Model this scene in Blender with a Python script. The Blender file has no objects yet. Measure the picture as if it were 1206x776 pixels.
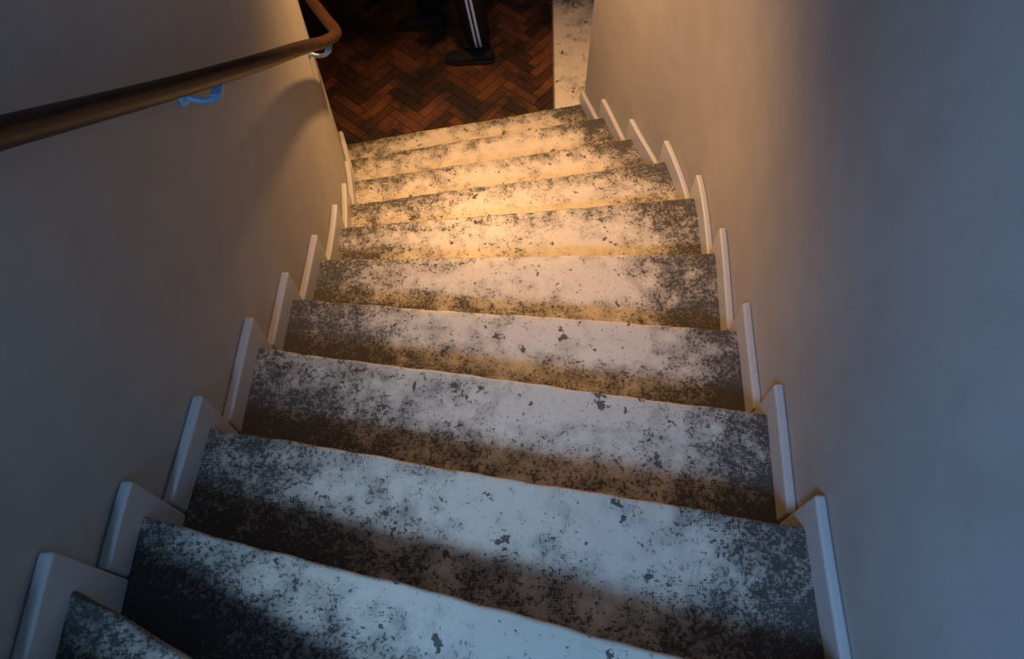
import bpy, bmesh, math, random
from mathutils import Vector, Matrix
random.seed(4)
D = bpy.data; C = bpy.context
col = C.scene.collection
RISE = .18; CAMZ = 3.28
try: C.scene.view_settings.view_transform = 'Standard'
except Exception: pass

# ------------------------------------------------------------ node helpers
class NT:
    def __init__(s, name):
        s.m = D.materials.new(name); s.m.use_nodes = True
        s.t = s.m.node_tree; s.n = s.t.nodes; s.b = s.n['Principled BSDF']
    def lk(s, a, b): s.t.links.new(a, b)
    def put(s, sock, v):
        if hasattr(v, 'is_linked') or isinstance(v, bpy.types.NodeSocket): s.lk(v, sock)
        else: sock.default_value = v
    def math(s, op, a, b=None, clamp=False):
        n = s.n.new('ShaderNodeMath'); n.operation = op; n.use_clamp = clamp
        s.put(n.inputs[0], a)
        if b is not None: s.put(n.inputs[1], b)
        return n.outputs[0]
    def mr(s, v, a, b, c=0., d=1., smooth=True):
        n = s.n.new('ShaderNodeMapRange')
        if smooth: n.interpolation_type = 'SMOOTHSTEP'
        s.put(n.inputs['Value'], v)
        n.inputs['From Min'].default_value = a; n.inputs['From Max'].default_value = b
        n.inputs['To Min'].default_value = c; n.inputs['To Max'].default_value = d
        return n.outputs[0]
    def noise(s, vec, scale, detail=4, rough=.5, dist=0.):
        n = s.n.new('ShaderNodeTexNoise'); s.lk(vec, n.inputs['Vector'])
        n.inputs['Scale'].default_value = scale; n.inputs['Detail'].default_value = detail
        n.inputs['Roughness'].default_value = rough; n.inputs['Distortion'].default_value = dist
        return n.outputs['Fac']
    def obj(s): return s.n.new('ShaderNodeTexCoord').outputs['Object']
    def uv(s): return s.n.new('ShaderNodeTexCoord').outputs['UV']
    def sep(s, v):
        n = s.n.new('ShaderNodeSeparateXYZ'); s.lk(v, n.inputs[0]); return n.outputs
    def mapping(s, v, scale=(1,1,1), rot=(0,0,0)):
        n = s.n.new('ShaderNodeMapping'); s.lk(v, n.inputs[0])
        n.inputs['Scale'].default_value = scale; n.inputs['Rotation'].default_value = rot
        return n.outputs[0]
    def mix(s, f, a, b):
        n = s.n.new('ShaderNodeMix'); n.data_type = 'RGBA'
        s.put(n.inputs[0], f); s.put(n.inputs[6], a); s.put(n.inputs[7], b)
        return n.outputs[2]
    def bump(s, h, strength=.3, dist=.002):
        n = s.n.new('ShaderNodeBump'); n.inputs['Strength'].default_value = strength
        n.inputs['Distance'].default_value = dist; s.lk(h, n.inputs['Height'])
        s.lk(n.outputs[0], s.b.inputs['Normal'])
    def color(s, v): s.put(s.b.inputs['Base Color'], v)
    def rough(s, v): s.put(s.b.inputs['Roughness'], v)

def rgb(r, g, b): return (r, g, b, 1.)

# ------------------------------------------------------------ materials
def mat_wall():
    m = NT('painted_plaster'); o = m.obj()
    a = m.noise(o, 1.3, 3, .5); b = m.noise(o, 9, 5, .6); c = m.noise(o, 160, 3, .6)
    f = m.math('ADD', m.math('MULTIPLY', a, .6), m.math('MULTIPLY', b, .4))
    m.color(m.mix(m.mr(f, .35, .65), rgb(.34,.315,.285), rgb(.40,.375,.345)))
    m.rough(.62)
    h = m.math('ADD', m.math('MULTIPLY', c, .5), m.math('MULTIPLY', m.noise(o, 30, 3, .5), .6))
    m.bump(h, .35, .002)
    return m.m

def mat_tread():
    m = NT('worn_cream_paint'); o = m.obj(); uv = m.sep(m.uv()); u, v = uv[0], uv[1]
    xyz = m.sep(o)
    big = m.noise(o, 4.0, 3, .55); mid = m.noise(o, 16, 5, .65)
    fine = m.noise(o, 115, 5, .8); fine2 = m.noise(o, 40, 9, .9, .3)
    low = m.mr(xyz[1], 1.0, 1.8)
    Lm = m.mr(u, .50, -.05); Rm = m.mr(u, .72, 1.02)
    Bm = m.math('MULTIPLY', m.mr(v, .85, .05), m.math('SUBTRACT', .58, m.math('MULTIPLY', low, .48)))  # dirt at the tread back, with shade below the upper step painted in
    Nm = m.math('MULTIPLY', m.mr(v, .62, 1.), m.math('ADD', .03, m.math('MULTIPLY', low, .38)))
    w = m.math('ADD', m.math('MULTIPLY', Lm, m.math('SUBTRACT', .72, m.math('MULTIPLY', low, .32))), m.math('MULTIPLY', Rm, .68))
    w = m.math('ADD', w, Bm)
    w = m.math('ADD', w, Nm)
    w = m.math('ADD', w, m.math('MULTIPLY', m.math('SUBTRACT', big, .5), 1.0))
    w = m.math('ADD', w, m.math('MULTIPLY', m.math('SUBTRACT', mid, .5), 1.0))
    w = m.math('MAXIMUM', w, .04)
    wob = m.math('MULTIPLY', m.noise(o, 40, 3, .6), .014)
    wx = m.math('SINE', m.math('MULTIPLY', m.math('ADD', xyz[0], wob), 2*math.pi/.0062))
    wy = m.math('SINE', m.math('MULTIPLY', m.math('ADD', xyz[1], wob), 2*math.pi/.0062))
    weave = m.math('MULTIPLY', m.math('MULTIPLY', m.math('ADD', wx, wy), .018), m.mr(m.noise(o,6,2,.5), .42, .62))
    t = m.math('ADD', m.math('ADD', m.math('MULTIPLY', fine, .50), m.math('MULTIPLY', fine2, .50)), m.math('MULTIPLY', w, .138))
    t = m.math('SUBTRACT', t, weave)
    mask = m.mr(t, .578, .610)
    chips = m.mr(m.math('ADD', m.noise(o, 24, 4, .6, .2), m.math('MULTIPLY', fine, .16)), .73, .745)
    mask = m.math('MAXIMUM', mask, m.math('MULTIPLY', chips, .95))
    soil_shade = m.mr(m.math('ADD', w, m.math('MULTIPLY', mid, .4)), .05, 1.1)  # soiled tone that also carries the painted shade at the back
    cream = m.mix(soil_shade, rgb(.74,.655,.53), rgb(.24,.21,.175))
    dark = m.mix(m.noise(o, 170, 3, .6), rgb(.012,.012,.013), rgb(.07,.064,.058))
    m.color(m.mix(m.math('MULTIPLY', mask, .93), cream, dark))
    m.rough(m.mr(mask, 0, 1, .45, .7))
    m.bump(m.math('SUBTRACT', m.math('MULTIPLY', fine2, .3), mask), .6, .0015)
    return m.m

def mat_simple(name, c, r=.5, bump=0, metallic=0, scale=40, var=.15):
    m = NT(name); o = m.obj()
    n = m.noise(o, scale, 4, .6)
    c2 = tuple(x*(1-var) for x in c)
    m.color(m.mix(m.mr(n, .3, .7), rgb(*c), rgb(*c2))); m.rough(r)
    m.b.inputs['Metallic'].default_value = metallic
    if bump: m.bump(n, bump, .002)
    return m.m

def mat_skirt():
    m = NT('white_gloss_paint'); o = m.obj()
    n = m.noise(o, 70, 5, .7); s = m.mr(n, .60, .72)
    m.color(m.mix(m.math('MULTIPLY', s, .6), rgb(.48,.47,.455), rgb(.26,.24,.22))); m.rough(.42)
    m.bump(n, .15, .002)
    return m.m

def mat_rail():
    m = NT('varnished_wood'); o = m.obj()
    g = m.noise(m.mapping(o, (60, 6, 6)), 3, 6, .6, .4)
    m.color(m.mix(m.mr(g, .3, .7), rgb(.026,.012,.008), rgb(.075,.030,.014))); m.rough(.45)
    m.b.inputs['Specular IOR Level'].default_value = .3
    m.bump(g, .1, .001)
    return m.m

def mat_parquet():
    m = NT('parquet_oak'); o = m.obj()
    at = m.n.new('ShaderNodeAttribute'); at.attribute_name = 'tone'
    s = m.sep(at.outputs['Vector'])
    uv = m.uv()
    g = m.noise(m.mapping(uv, (4, 60, 1)), 2.2, 6, .6, .3)
    base = m.mix(s[0], rgb(.050,.018,.010), rgb(.25,.088,.036))
    grain = m.mix(m.mr(g, .35, .7), rgb(1,1,1), rgb(.5,.45,.4))
    mx = m.n.new('ShaderNodeMix'); mx.data_type = 'RGBA'; mx.blend_type = 'MULTIPLY'
    mx.inputs[0].default_value = 1; m.lk(base, mx.inputs[6]); m.lk(grain, mx.inputs[7])
    dimming = m.mr(m.noise(o, 3, 7, .7), .42, .62)  # patchy dark tone put into the colour to dim the hall floor
    m.color(m.mix(m.math('MULTIPLY', dimming, .88), mx.outputs[2], rgb(.011,.008,.007)))
    m.rough(.55); m.bump(g, .15, .001)
    return m.m

M_wall = mat_wall(); M_tread = mat_tread(); M_skirt = mat_skirt(); M_rail = mat_rail(); M_parq = mat_parquet()
M_ceil = mat_simple('ceiling_paint', (.4,.38,.36), .8)
M_brk = mat_simple('painted_bracket_metal', (.30,.46,.66), .35)
M_gap = mat_simple('subfloor', (.012,.008,.006), .8)
M_lampm = mat_simple('lamp_metal', (.05,.05,.05), .4)

# ------------------------------------------------------------ mesh helpers
def mk(name, verts, faces, mats, parent=None, smooth=False, uvs=None):
    me = D.meshes.new(name); me.from_pydata(verts, [], faces); me.update()
    for m in (mats if isinstance(mats, list) else [mats]): me.materials.append(m)
    if uvs:
        l = me.uv_layers.new(name='UVMap')
        for p in me.polygons:
            for li in p.loop_indices: l.data[li].uv = uvs[me.loops[li].vertex_index]
    ob = D.objects.new(name, me); col.objects.link(ob)
    if smooth:
        for p in me.polygons: p.use_smooth = True
    if parent: ob.parent = parent
    return ob
def recalc(ob):
    bm = bmesh.new(); bm.from_mesh(ob.data); bmesh.ops.recalc_face_normals(bm, faces=bm.faces); bm.to_mesh(ob.data); bm.free()
def box(name, lo, hi, mat, parent=None, bev=0):
    v = [(x,y,z) for x in (lo[0],hi[0]) for y in (lo[1],hi[1]) for z in (lo[2],hi[2])]
    f = [(0,1,3,2),(4,6,7,5),(0,4,5,1),(2,3,7,6),(0,2,6,4),(1,5,7,3)]
    ob = mk(name, v, f, mat, parent); recalc(ob)
    if bev:
        b = ob.modifiers.new('b','BEVEL'); b.width = bev; b.segments = 3
    return ob
def prism(name, poly, z0, z1, mat, parent=None):
    n = len(poly)
    v = [(x,y,z0) for x,y in poly] + [(x,y,z1) for x,y in poly]
    f = [(i,(i+1)%n,(i+1)%n+n,i+n) for i in range(n)] + [tuple(range(n))[::-1], tuple(range(n,2*n))]
    ob = mk(name, v, f, mat, parent); recalc(ob); return ob
def empty(name, loc=(0,0,0)):
    e = D.objects.new(name, None); e.location = loc; e.empty_display_size = .2; col.objects.link(e); return e

# ------------------------------------------------------------ stair plan
Ln = {1:(-.851,2.72),2:(-.773,2.466),3:(-.70,2.19),4:(-.658,1.924),5:(-.638,1.683),6:(-.648,1.423),
      7:(-.666,1.165),8:(-.681,.915),9:(-.698,.620),10:(-.722,.373),11:(-.727,.207),12:(-.727,.04),13:(-.727,-.20),14:(-.727,-.47)}
Rn = {1:(.387,2.97),2:(.475,2.705),3:(.565,2.406),4:(.660,2.119),5:(.708,1.792),6:(.697,1.423),
      7:(.668,1.034),8:(.648,.699),9:(.623,.370),10:(.61,.02),11:(.60,-.46),12:(.60,-.80),13:(.60,-1.12),14:(.60,-1.42)}
NT_ = 14
def interp(tab):
    pts = sorted([(y,x) for x,y in tab.values()])
    pts = [(-2.6, pts[0][1])] + pts
    pts.append((pts[-1][0]+.5, pts[-1][1] + (pts[-1][1]-pts[-2][1])/(pts[-1][0]-pts[-2][0])*.5))
    def f(y):
        for i in range(len(pts)-1):
            if y <= pts[i+1][0] or i == len(pts)-2: break
        p1, p2 = pts[i], pts[i+1]
        p0 = pts[i-1] if i > 0 else p1; p3 = pts[i+2] if i+2 < len(pts) else p2
        h = p2[0]-p1[0]; t = (y-p1[0])/h
        m1 = (p2[1]-p0[1])/max(1e-6,p2[0]-p0[0])*h; m2 = (p3[1]-p1[1])/max(1e-6,p3[0]-p1[0])*h
        return (2*t**3-3*t*t+1)*p1[1]+(t**3-2*t*t+t)*m1+(-2*t**3+3*t*t)*p2[1]+(t**3-t*t)*m2
    return f
xl, xr = interp(Ln), interp(Rn)

# ------------------------------------------------------------ staircase
stair = empty('staircase')
SEG = 90
def step(k):
    zt = RISE*k
    a0, b0 = Vector(Ln[k]), Vector(Rn[k])
    if k < NT_: a1, b1 = Vector(Ln[k+1]), Vector(Rn[k+1])
    else: a1, b1 = Vector((-.727,-2.36)), Vector((.6,-2.36))
    V=[];F=[];U=[]
    rnd = random.Random(k*7)
    ph = [rnd.uniform(0,6.28) for _ in range(5)]
    np_ = None
    e = (b0-a0).normalized(); nrm = Vector((-e.y, e.x))
    for i in range(SEG+1):
        t = i/SEG
        N = a0.lerp(b0,t); P = a1.lerp(b1,t)
        jit = .0010*math.sin(t*37+ph[0])+.0010*math.sin(t*83+ph[1])+.0018*math.sin(t*11+ph[2])
        ex = .012*(t*2-1)
        N = N + e*ex
        prof = []
        prof.append((P - nrm*.03 + e*ex, zt, 0.))
        for q in (.12,.25,.4,.55,.7,.84):
            prof.append((P.lerp(N,q)+e*ex*(1-q), zt, q))
        r = .010
        for j in range(6):
            an = math.pi/2*j/5
            prof.append((N + nrm*(jit - r + r*math.sin(an)), zt - r + r*math.cos(an), .97+.03*j/5))
        prof.append((N + nrm*jit, zt-.032, 1.0))
        prof.append((N - nrm*.02, zt-.036, 1.0))
        prof.append((N - nrm*.022, zt-RISE-.01, .6))
        np_ = len(prof)
        for p,z,vv in prof:
            V.append((p.x,p.y,z)); U.append((t,vv))
    for i in range(SEG):
        for j in range(np_-1):
            a = i*np_+j
            F.append((a,a+1,a+np_+1,a+np_))
    ob = mk('tread_%d'%k, V, F, M_tread, stair, True, U); recalc(ob)
    if sum(p.normal.z*p.area for p in ob.data.polygons) < 0:
        ob.data.flip_normals()
for k in range(1, NT_+1): step(k)

# low painted ledge beside the foot of the stair (level with bottom tread)
vv=[];uu=[];ff=[]
ys=[2.935,2.96,3.0]+[3.0+1.3*i/18 for i in range(1,19)]
for y in ys:
    xL=.252+(y-3.0)*.028
    xe=.40 if y<3.0 else .9
    d=min(1,max(0,(y-3.45)/.35))
    for x,z,u in ((xL,.0,.0),(xL,.17,.0),(xL+.004,.176,.03),(xL+.01,.179,.06),(.38,.179,.1),(xe,.179,.2)):
        vv.append((x,y,z)); uu.append((.52+u*.6+.28*d, .45+.4*d))
for i in range(len(ys)-1):
    for j in range(5):
        a=i*6+j; ff.append((a,a+1,a+7,a+6))
ff.append(tuple((len(ys)-1)*6+j for j in range(6)))
ff.append(tuple(j for j in range(6)))
ledge=mk('painted_ledge', vv, ff, M_tread, stair, False, uu); recalc(ledge)

# ------------------------------------------------------------ skirting (stepped)
def skirting(name, tab, fx, sgn):
    par = empty(name)
    for k in range(1, NT_):
        y1 = tab[k][1] + (.05 if k > 1 else .018)
        y0 = tab[k+1][1] + .05
        z1 = RISE*k + .08; z0 = RISE*(k-1)-.01
        n = 8; V=[];F=[]
        for i in range(n+1):
            y = y0+.0015+(y1-y0-.003)*i/n
            xi = fx(y)
            for x,z in ((xi,z0),(xi,z1),(xi+sgn*.0245,z1),(xi+sgn*.0245,z0)): V.append((x,y,z))
        for i in range(n):
            for j in range(4):
                a=i*4+j; b=i*4+(j+1)%4
                F.append((a,b,b+4,a+4))
        F.append((0,1,2,3)); F.append((n*4,n*4+3,n*4+2,n*4+1))
        ob = mk('skirting_board_%d'%k, V, F, M_skirt, par); recalc(ob)
        b = ob.modifiers.new('b','BEVEL'); b.width=.007; b.segments=3; b.limit_method='ANGLE'; b.angle_limit=math.radians(50)
        for p in ob.data.polygons: p.use_smooth=True
        ob.modifiers.new('w','WEIGHTED_NORMAL')
    return par
skirting('baseboard_left', Ln, xl, -1)
skirting('baseboard_right', Rn, xr, 1)

# ------------------------------------------------------------ walls
TOP = 5.0
def curved_wall(name, fx, sgn, y_start, y_end, z0, z1, rnd=None):
    p = [(fx(y)+sgn*.025, y) for y in [(y_start+ (y_end-y_start)*i/80) for i in range(81)]]
    if rnd: p = p[:-1] + rnd(p[-1][0])
    q = [(x+sgn*.12, y) for x,y in p if y<y_end-.02][::-1]
    q = [(q[0][0], p[-1][1])] + q
    w = prism(name, p+q, z0, z1, M_wall)
    for pp in w.data.polygons:
        if abs(pp.normal.z) < .5 and len(pp.vertices) == 4: pp.use_smooth = True
    e = w.modifiers.new('es','EDGE_SPLIT'); e.split_angle = math.radians(25)
    return w
WY0,WY1,WZ0,WZ1 = -1.75,-.85,3.55,4.5
wl = curved_wall('wall_left', xl, -1, WY1, 2.74, 0, TOP, lambda x:[(x-.003,2.732),(x-.016,2.745)])
wr = curved_wall('wall_right', xr, 1, -2.4, 2.99, 0, TOP, lambda x:[(x+.002,2.982),(x+.014,2.995)])
XW = -.752
wu = empty('wall_left_upper')
box('panel_back',(XW-.12,-2.4,0),(XW,WY0,TOP),M_wall,wu)
box('panel_under',(XW-.12,WY0,0),(XW,WY1,WZ0),M_wall,wu)
box('panel_over',(XW-.12,WY0,WZ1),(XW,WY1,TOP),M_wall,wu)
wn = empty('window_1')
box('sill',(XW-.12,WY0,WZ0),(XW+.03,WY1,WZ0+.025),M_skirt,wn,.004)
for nm,lo,hi in (('head',(XW-.11,WY0,WZ1-.04),(XW-.06,WY1,WZ1)),('jamb_l',(XW-.11,WY0,WZ0+.025),(XW-.06,WY0+.04,WZ1-.04)),
                 ('jamb_r',(XW-.11,WY1-.04,WZ0+.025),(XW-.06,WY1,WZ1-.04)),('mullion',(XW-.10,(WY0+WY1)/2-.02,WZ0+.025),(XW-.07,(WY0+WY1)/2+.02,WZ1-.04))):
    box(nm, lo, hi, M_skirt, wn, .004)
box('wall_front_left', (-2.2,2.645,0),(-1.0,2.745,TOP), M_wall)
box('wall_front_right', (.535,2.895,0),(1.7,2.995,TOP), M_wall)
box('wall_hall_left', (-2.3,2.645,0),(-2.2,5.4,2.6), M_wall)
box('wall_hall_right', (1.7,2.9,0),(1.8,5.4,2.6), M_wall)
box('wall_hall_back', (-2.3,5.4,0),(1.8,5.5,2.6), M_wall)
box('ceiling_hall', (-2.3,2.76,2.6),(1.8,5.5,2.7), M_ceil)
box('wall_header', (-2.2,3.0,2.7),(1.7,3.1,TOP), M_wall)
box('ceiling', (-2.2,-2.5,TOP),(1.7,3.1,TOP+.1), M_ceil)
box('wall_back', (-1.2,-2.5,0),(1.2,-2.4,TOP), M_wall)

# ------------------------------------------------------------ parquet floor
def parquet():
    W=.058; n=4; V=[];F=[];U=[];tone=[]
    ang = math.radians(45+4); ca,sa=math.cos(ang),math.sin(ang); ox,oy=-.2,3.9
    def add(a,b,w,h,hor):
        g=.03
        pts=[(a+g,b+g),(a+w-g,b+g),(a+w-g,b+h-g),(a+g,b+h-g)]
        P=[((p[0]*ca-p[1]*sa)*W+ox,(p[0]*sa+p[1]*ca)*W+oy) for p in pts]
        cx=sum(p[0] for p in P)/4; cy=sum(p[1] for p in P)/4
        if not(-2.1<cx<1.6 and 2.55<cy<5.3): return
        i=len(V); zz = random.uniform(-.0006,.0003)
        for p in P: V.append((p[0],p[1],zz))
        for p in P: V.append((p[0],p[1],-.02))
        o=random.uniform(0,50)
        uvq=[(o,o),(o+1,o),(o+1,o+.25),(o,o+.25)] if hor else [(o,o),(o,o+.25),(o+1,o+.25),(o+1,o)]
        U.extend(uvq+uvq)
        fs=[(i,i+1,i+2,i+3)]+[(i+j,i+4+j,i+4+(j+1)%4,i+(j+1)%4) for j in range(4)]
        F.extend(fs); t=random.random(); tone.extend([t]*5)
    R=64
    for b in range(-R,R):
        for i in range(-R//n,R//n):
            a=b+2*n*i
            if abs(a)<R: add(a,b,n,1,True)
            c=b; r=c-2*n+1+2*n*i
            if abs(r)<R: add(c,r,1,n,False)
    ob=mk('floor',V,F,[M_parq],None,False,U)
    at=ob.data.attributes.new('tone','FLOAT_VECTOR','FACE')
    for i,t in enumerate(tone): at.data[i].vector=(t,t,t)
    return ob
fl = parquet()
box('subfloor', (-2.3,-2.5,-.12),(1.8,5.5,-.006), M_gap, fl)

# ------------------------------------------------------------ handrail
def zc(d): return CAMZ-d
rail = empty('handrail')
RP=[(-.645,-.9,zc(-.42)),(-.64,-.1,zc(.14)),(-.628,.30,zc(.43)),(-.622,.65,zc(.712)),(-.608,1.0,zc(.995)),
    (-.596,1.386,zc(1.30)),(-.600,1.75,zc(1.585)),(-.630,2.085,zc(1.864)),(-.655,2.34,zc(2.06)),(-.675,2.43,zc(2.11)),(-.72,2.515,zc(2.135)),(-.80,2.66,zc(2.16)),(-.865,2.79,zc(2.17)),(-.98,2.84,zc(2.18)),(-1.15,2.845,zc(2.18)),(-1.45,2.845,zc(2.18))]
def catmull(P, n=10):
    P=[Vector(p) for p in P]; out=[]
    for i in range(len(P)-1):
        p0=P[max(i-1,0)];p1=P[i];p2=P[i+1];p3=P[min(i+2,len(P)-1)]
        for j in range(n):
            t=j/n
            out.append(.5*((2*p1)+(p2-p0)*t+(2*p0-5*p1+4*p2-p3)*t*t+(3*p1-p0-3*p2+p3)*t**3))
    out.append(P[-1]); return out
def sweep(name, pts, rx, rz, mat, parent, n=20):
    V=[];F=[]
    for i,p in enumerate(pts):
        t=(pts[min(i+1,len(pts)-1)]-pts[max(i-1,0)]).normalized()
        up=Vector((0,0,1)) if abs(t.z)<.95 else Vector((0,1,0))
        s=t.cross(up).normalized(); u=s.cross(t)
        for j in range(n):
            a=2*math.pi*j/n
            V.append(tuple(p+s*math.cos(a)*rx+u*math.sin(a)*rz))
    for i in range(len(pts)-1):
        for j in range(n):
            a=i*n+j;b=i*n+(j+1)%n; F.append((a,b,b+n,a+n))
    F.append(tuple(range(n))); F.append(tuple(range((len(pts)-1)*n,len(pts)*n)))
    ob=mk(name,V,F,mat,parent,True); recalc(ob); return ob
rp=catmull(RP)
sweep('rail', rp, .023, .020, M_rail, rail)
def bracket(k, y):
    p=min(rp,key=lambda q:abs(q.y-y)); xw=xl(p.y)-.025
    a=p+Vector((0,0,-.018))
    pts=catmull([a, a+Vector((-.002,.0,-.02)), a+Vector((-.02,.0,-.045)), a+Vector((-.05,0,-.052)), Vector((xw+.002,p.y,a.z-.04))],8)
    sweep('bracket_%d'%k, pts, .0075,.0075, M_brk, rail, 12)
    V=[];F=[];n=24
    prof=[(0,.022),(.004,.022),(.009,.016),(.012,.010),(.013,0.0005)]
    for d,r in prof:
        for j in range(n):
            an=2*math.pi*j/n; V.append((xw+d-.001, p.y+r*math.cos(an), a.z-.04+r*math.sin(an)))
    for i in range(len(prof)-1):
        for j in range(n):
            F.append((i*n+j,i*n+(j+1)%n,(i+1)*n+(j+1)%n,(i+1)*n+j))
    ob=mk('rose_%d'%k,V,F,M_brk,rail,True); recalc(ob)
    box('saddle_%d'%k,(p.x-.011,p.y-.035,p.z-.026),(p.x+.011,p.y+.03,p.z-.018),M_brk,rail,.002)
bracket(1,1.20); bracket(2,2.16); bracket(3,.1)

# ------------------------------------------------------------ person (walking to the left, seen from above)
def mat_trousers():
    m=NT('black_tracksuit'); o=m.obj(); s=m.sep(o)
    off=m.math('ADD', s[0], m.math('MULTIPLY', s[2], .133))
    near=m.math('LESS_THAN', s[1], 0.0)
    low=m.math('LESS_THAN', s[2], .98)
    def band(c,w):
        return m.math('LESS_THAN', m.math('ABSOLUTE', m.math('SUBTRACT', off, c)), w)
    st=m.math('MAXIMUM', band(-.012,.0065), band(.012,.0065))
    st=m.math('MULTIPLY', m.math('MULTIPLY', st, near), low)
    n=m.noise(o,60,4,.6)
    m.color(m.mix(st, m.mix(n, rgb(.004,.004,.006), rgb(.010,.010,.013)), rgb(.42,.56,.85)))
    m.rough(.85); m.bump(m.noise(o,14,3,.5),.3,.01)
    m.b.inputs['Specular IOR Level'].default_value=.2
    return m.m
M_tr=mat_trousers()
M_jk=mat_simple('black_jacket',(.010,.010,.012),.8,.3)
M_sk=mat_simple('skin',(.55,.33,.24),.5,.05)
M_hair=mat_simple('hair',(.02,.012,.008),.6,.4,scale=120)
M_shoe=mat_simple('black_shoe',(.005,.005,.006),.9,.1)
M_sole=mat_simple('shoe_sole',(.008,.008,.008),.9)
M_eye=mat_simple('eye_white',(.7,.7,.7),.2)
M_iris=mat_simple('iris',(.03,.02,.01),.2)
person=empty('person',(-.141,3.50,0))
def skin_mesh(name, verts, edges, radii, mat, root=0, sub=2):
    me=D.meshes.new(name); me.from_pydata(verts,edges,[]); ob=D.objects.new(name,me); col.objects.link(ob)
    sk=ob.modifiers.new('s','SKIN'); 
    for i,r in enumerate(radii):
        rr = r if isinstance(r,tuple) else (r,r)
        me.skin_vertices[0].data[i].radius=rr
    me.skin_vertices[0].data[root].use_root=True
    ss=ob.modifiers.new('ss','SUBSURF'); ss.levels=sub; ss.render_levels=sub
    dg=C.evaluated_depsgraph_get(); m2=D.meshes.new_from_object(ob.evaluated_get(dg))
    ob.modifiers.clear(); ob.data=m2
    for m in (mat if isinstance(mat,list) else [mat]): m2.materials.append(m)
    for p in m2.polygons: p.use_smooth=True
    ob.parent=person
    return ob
RFX,RFY=-.31,.29
V=[(-.115,.11,.97),(-.125,.11,1.10),(-.135,.11,1.28),(-.14,.11,1.40),(-.145,.11,1.50),(-.15,.11,1.56),
   (-.105,.02,.90),(-.075,.01,.50),(-.016,.0,.11),
   (-.15,.20,.90),(-.31,.25,.52),(RFX-.005,RFY,.11),
   (-.14,-.07,1.43),(-.12,-.12,1.17),(-.20,-.12,.95),
   (-.14,.29,1.43),(-.10,.34,1.17),(-.17,.34,.94)]
E=[(0,1),(1,2),(2,3),(3,4),(4,5),(0,6),(6,7),(7,8),(0,9),(9,10),(10,11),(3,12),(12,13),(13,14),(3,15),(15,16),(16,17)]
Rr=[(.12,.15),(.11,.14),(.12,.16),(.10,.14),.055,.05,.098,.084,.080,.098,.084,.080,.062,.05,.036,.062,.05,.036]
body=skin_mesh('clothed_body',V,E,Rr,[M_jk,M_tr,M_sk])
for p in body.data.polygons:
    c=p.center
    if c.z>1.50: p.material_index=2
    elif c.z<.93 and -.05<c.y<.28: p.material_index=1
    elif c.z<.80: p.material_index=1
def hand(nm, w, side):
    w=Vector(w)
    vs=[w, w+Vector((-.012,0,-.05)), w+Vector((-.02,0,-.085))]; es=[(0,1),(1,2)]; rs=[.026,(.036,.016),(.036,.015)]
    skin_mesh(nm,[tuple(v) for v in vs],es,rs,M_sk)
    for i,(dx,l) in enumerate(((-.030,.072),(-.010,.080),(.010,.074),(.030,.058))):
        b=vs[2]+Vector((dx,0,.012)); 
        f=[b,b+Vector((dx*.1,side*.008,-l*.45)),b+Vector((dx*.1,side*.020,-l*.78)),b+Vector((dx*.1,side*.034,-l))]
        skin_mesh(nm+'_finger_%d'%(i+1),[tuple(q) for q in f],[(0,1),(1,2),(2,3)],[.0095,.0088,.0082,.007],M_sk)
    b=vs[1]+Vector((-.026,0,.008)); f=[b,b+Vector((-.020,side*.01,-.028)),b+Vector((-.026,side*.016,-.055))]
    skin_mesh(nm+'_thumb',[tuple(q) for q in f],[(0,1),(1,2)],[.012,.0105,.0085],M_sk)
hand('left_hand',(-.215,-.12,.925),1); hand('right_hand',(-.185,.34,.915),-1)
def head():
    bm=bmesh.new(); bmesh.ops.create_uvsphere(bm,u_segments=40,v_segments=28,radius=1)
    for v in bm.verts:
        x,y,z=v.co; 
        px,py,pz=x*.098,y*.077,z*.118
        if z<0: px*=1-.12*(-z); py*=1-.32*(-z)
        if x<0:
            px*=.93
            px-= .026*math.exp(-((y*.077)/.012)**2-((pz+.012)/.020)**2)
            px-= .006*math.exp(-((y*.077)/.022)**2-((pz+.055)/.010)**2)
            px-= .010*math.exp(-((y*.077)/.025)**2-((pz+.095)/.018)**2)
            px+= .008*math.exp(-((abs(y*.077)-.031)/.014)**2-((pz-.008)/.012)**2)
        v.co=(px,py,pz)
    me=D.meshes.new('head'); bm.to_mesh(me); bm.free(); me.materials.append(M_sk); me.materials.append(M_hair)
    for p in me.polygons:
        p.use_smooth=True
        c=p.center
        if (c.z>.062) or (c.x>.01 and c.z>-.06 ) or (c.x>-.03 and c.z>.02): p.material_index=1
    for v in me.vertices:
        c=v.co
        if (c.z>.062) or (c.x>.012 and c.z>-.055) or (c.x>-.028 and c.z>.022): v.co=c*1.08
    ob=D.objects.new('head',me); col.objects.link(ob); ob.parent=person; ob.location=(-.165,.11,1.68)
    for s in (-1,1):
        for nm,r,m,dx in (('eye',.0125,M_eye,0),('iris',.0065,M_iris,-.0075)):
            bm=bmesh.new(); bmesh.ops.create_uvsphere(bm,u_segments=16,v_segments=12,radius=r)
            me=D.meshes.new(nm); bm.to_mesh(me); bm.free(); me.materials.append(m)
            for p in me.polygons:p.use_smooth=True
            o=D.objects.new(nm,me); col.objects.link(o); o.parent=person; o.location=(-.165-.074+dx,.11+s*.031,1.688)
        bm=bmesh.new(); bmesh.ops.create_uvsphere(bm,u_segments=16,v_segments=12,radius=1)
        for v in bm.verts: v.co=(v.co.x*.018,v.co.y*.008,v.co.z*.031)
        me=D.meshes.new('ear'); bm.to_mesh(me); bm.free(); me.materials.append(M_sk)
        for p in me.polygons:p.use_smooth=True
        o=D.objects.new('ear',me); col.objects.link(o); o.parent=person; o.location=(-.158,.11+s*.079,1.675)
head()
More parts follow.
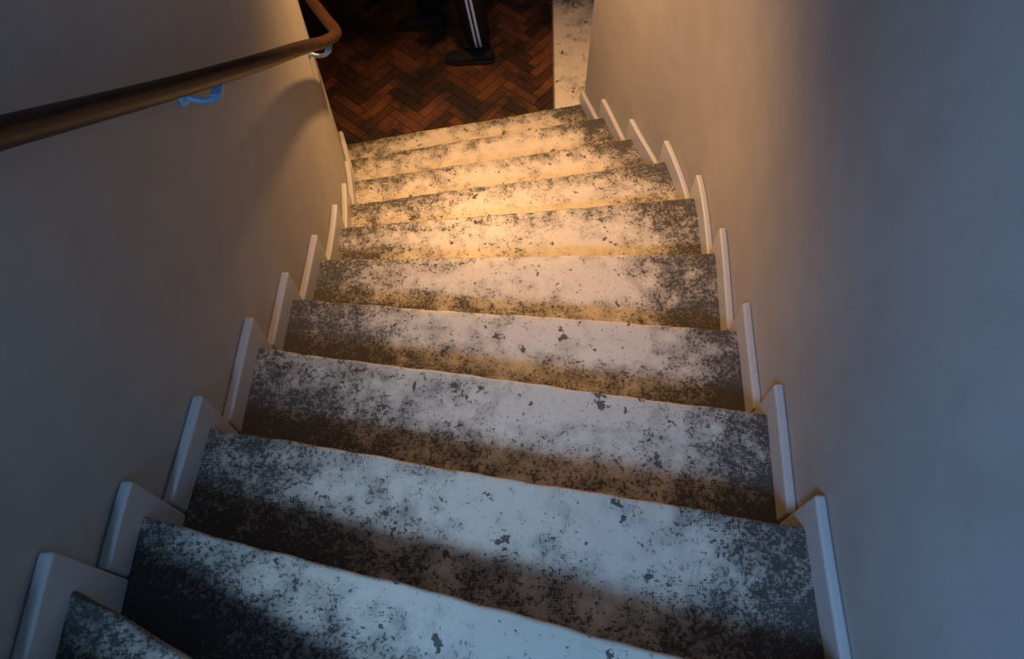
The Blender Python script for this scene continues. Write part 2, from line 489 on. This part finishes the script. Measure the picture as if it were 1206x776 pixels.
def shoe(nm, ax, ay, toe=0):
    V=[];F=[];n=20
    secs=[(.075,.026,.05),(.065,.036,.085),(.03,.040,.10),(-.01,.041,.095),(-.06,.042,.075),(-.11,.047,.058),(-.16,.047,.048),(-.195,.036,.040),(-.212,.018,.030)]
    for dx,w,h in secs:
        for j in range(n):
            a=2*math.pi*j/n; c,s=math.cos(a),math.sin(a)
            z = .012 + (h-.012)*.5*(1+s)
            wd = w*(1 if s<0 else (1-.25*s*s))
            V.append((ax+dx, ay+wd*(abs(c)**.7)*(1 if c>0 else -1), z))
    for i in range(len(secs)-1):
        for j in range(n):
            F.append((i*n+j,i*n+(j+1)%n,(i+1)*n+(j+1)%n,(i+1)*n+j))
    F.append(tuple(range(n)));F.append(tuple(range((len(secs)-1)*n,len(secs)*n)))
    ob=mk(nm,V,F,M_shoe,person,True);recalc(ob)
    pl=[]
    for dx,w,h in secs: pl.append((ax+dx*1.02,ay-w-.003))
    for dx,w,h in secs[::-1]: pl.append((ax+dx*1.02,ay+w+.003))
    prism(nm+'_sole',pl,.0008,.024,M_sole,person)
shoe('left_shoe',-.01,0.0); shoe('right_shoe',RFX,RFY)

# ------------------------------------------------------------ adjustable ceiling spotlight over the landing, aimed at the stairs
lamp=empty('ceiling_spotlight',(0,0,0))
LP=Vector((-.22,2.92,2.36)); TG=Vector((0.12,2.02,.58)); ax=(TG-LP).normalized()
def lathe(name,prof,org,axis,mat,parent,n=32):
    q=Vector(axis).to_track_quat('Z','Y'); V=[];F=[]
    for r,z in prof:
        for j in range(n):
            a=2*math.pi*j/n; V.append(tuple(Vector(org)+q@Vector((r*math.cos(a),r*math.sin(a),z))))
    for i in range(len(prof)-1):
        for j in range(n): F.append((i*n+j,i*n+(j+1)%n,(i+1)*n+(j+1)%n,(i+1)*n+j))
    ob=mk(name,V,F,mat,parent,True); recalc(ob); return ob
lathe('spot_can',[(.0005,-.14),(.035,-.14),(.045,-.11),(.05,-.02),(.055,-.012),(.051,-.012),(.046,-.02),(.041,-.10),(.001,-.12)],LP,ax,M_lampm,lamp)
lathe('ceiling_rose',[(.0005,0),(.05,0),(.05,-.02),(.008,-.03),(.008,-.18),(.0005,-.18)],(LP.x-ax.x*.08,LP.y-ax.y*.08,2.6),(0,0,1),M_lampm,lamp)

def area(name, loc, target, size, sy, power, color, spread=180):
    l=D.lights.new(name,'AREA'); l.shape='RECTANGLE'; l.size=size; l.size_y=sy; l.energy=power; l.color=color
    l.spread=math.radians(spread)
    o=D.objects.new(name,l); col.objects.link(o); o.location=loc
    o.rotation_euler=(Vector(target)-Vector(loc)).to_track_quat('-Z','Y').to_euler(); return o
def spot(name, loc, target, power, color, cone, blend, soft):
    l=D.lights.new(name,'SPOT'); l.energy=power; l.color=color; l.shadow_soft_size=soft
    l.spot_size=math.radians(cone); l.spot_blend=blend
    o=D.objects.new(name,l); col.objects.link(o); o.location=loc
    o.rotation_euler=(Vector(target)-Vector(loc)).to_track_quat('-Z','Y').to_euler(); return o
area('window_daylight',(XW+.03,(WY0+WY1)/2,(WZ0+WZ1)/2),(.78,.45,2.45),.50,.55,44,(.25,.53,1.0),140)
# added spot in front of the window, brightens a patch of the middle treads
spot('added_tread_spot',(XW+.06,-1.3,4.15),(-.20,.72,1.6),88,(.58,.78,1.0),20,1.0,.12)
spot('spot_bulb',LP,TG,200,(1.,.54,.21),112,.9,.045)

w=D.worlds.new('World'); C.scene.world=w; w.use_nodes=True
w.node_tree.nodes['Background'].inputs[0].default_value=(.35,.5,.75,1); w.node_tree.nodes['Background'].inputs[1].default_value=.3

# ------------------------------------------------------------ camera
cam=D.cameras.new('camera'); cam.sensor_width=36; cam.lens=900/1206*36; cam.clip_start=.02
co=D.objects.new('camera',cam); col.objects.link(co)
th=math.radians(62.6); fw=Vector((0,math.cos(th),-math.sin(th))); up0=Vector((0,math.sin(th),math.cos(th))); r0=Vector((1,0,0))
R=(r0-.0171*up0).normalized(); U=(up0+.0171*r0).normalized()
M=Matrix(((R.x,U.x,-fw.x,0),(R.y,U.y,-fw.y,0),(R.z,U.z,-fw.z,CAMZ),(0,0,0,1)))
co.matrix_world=M
C.scene.camera=co
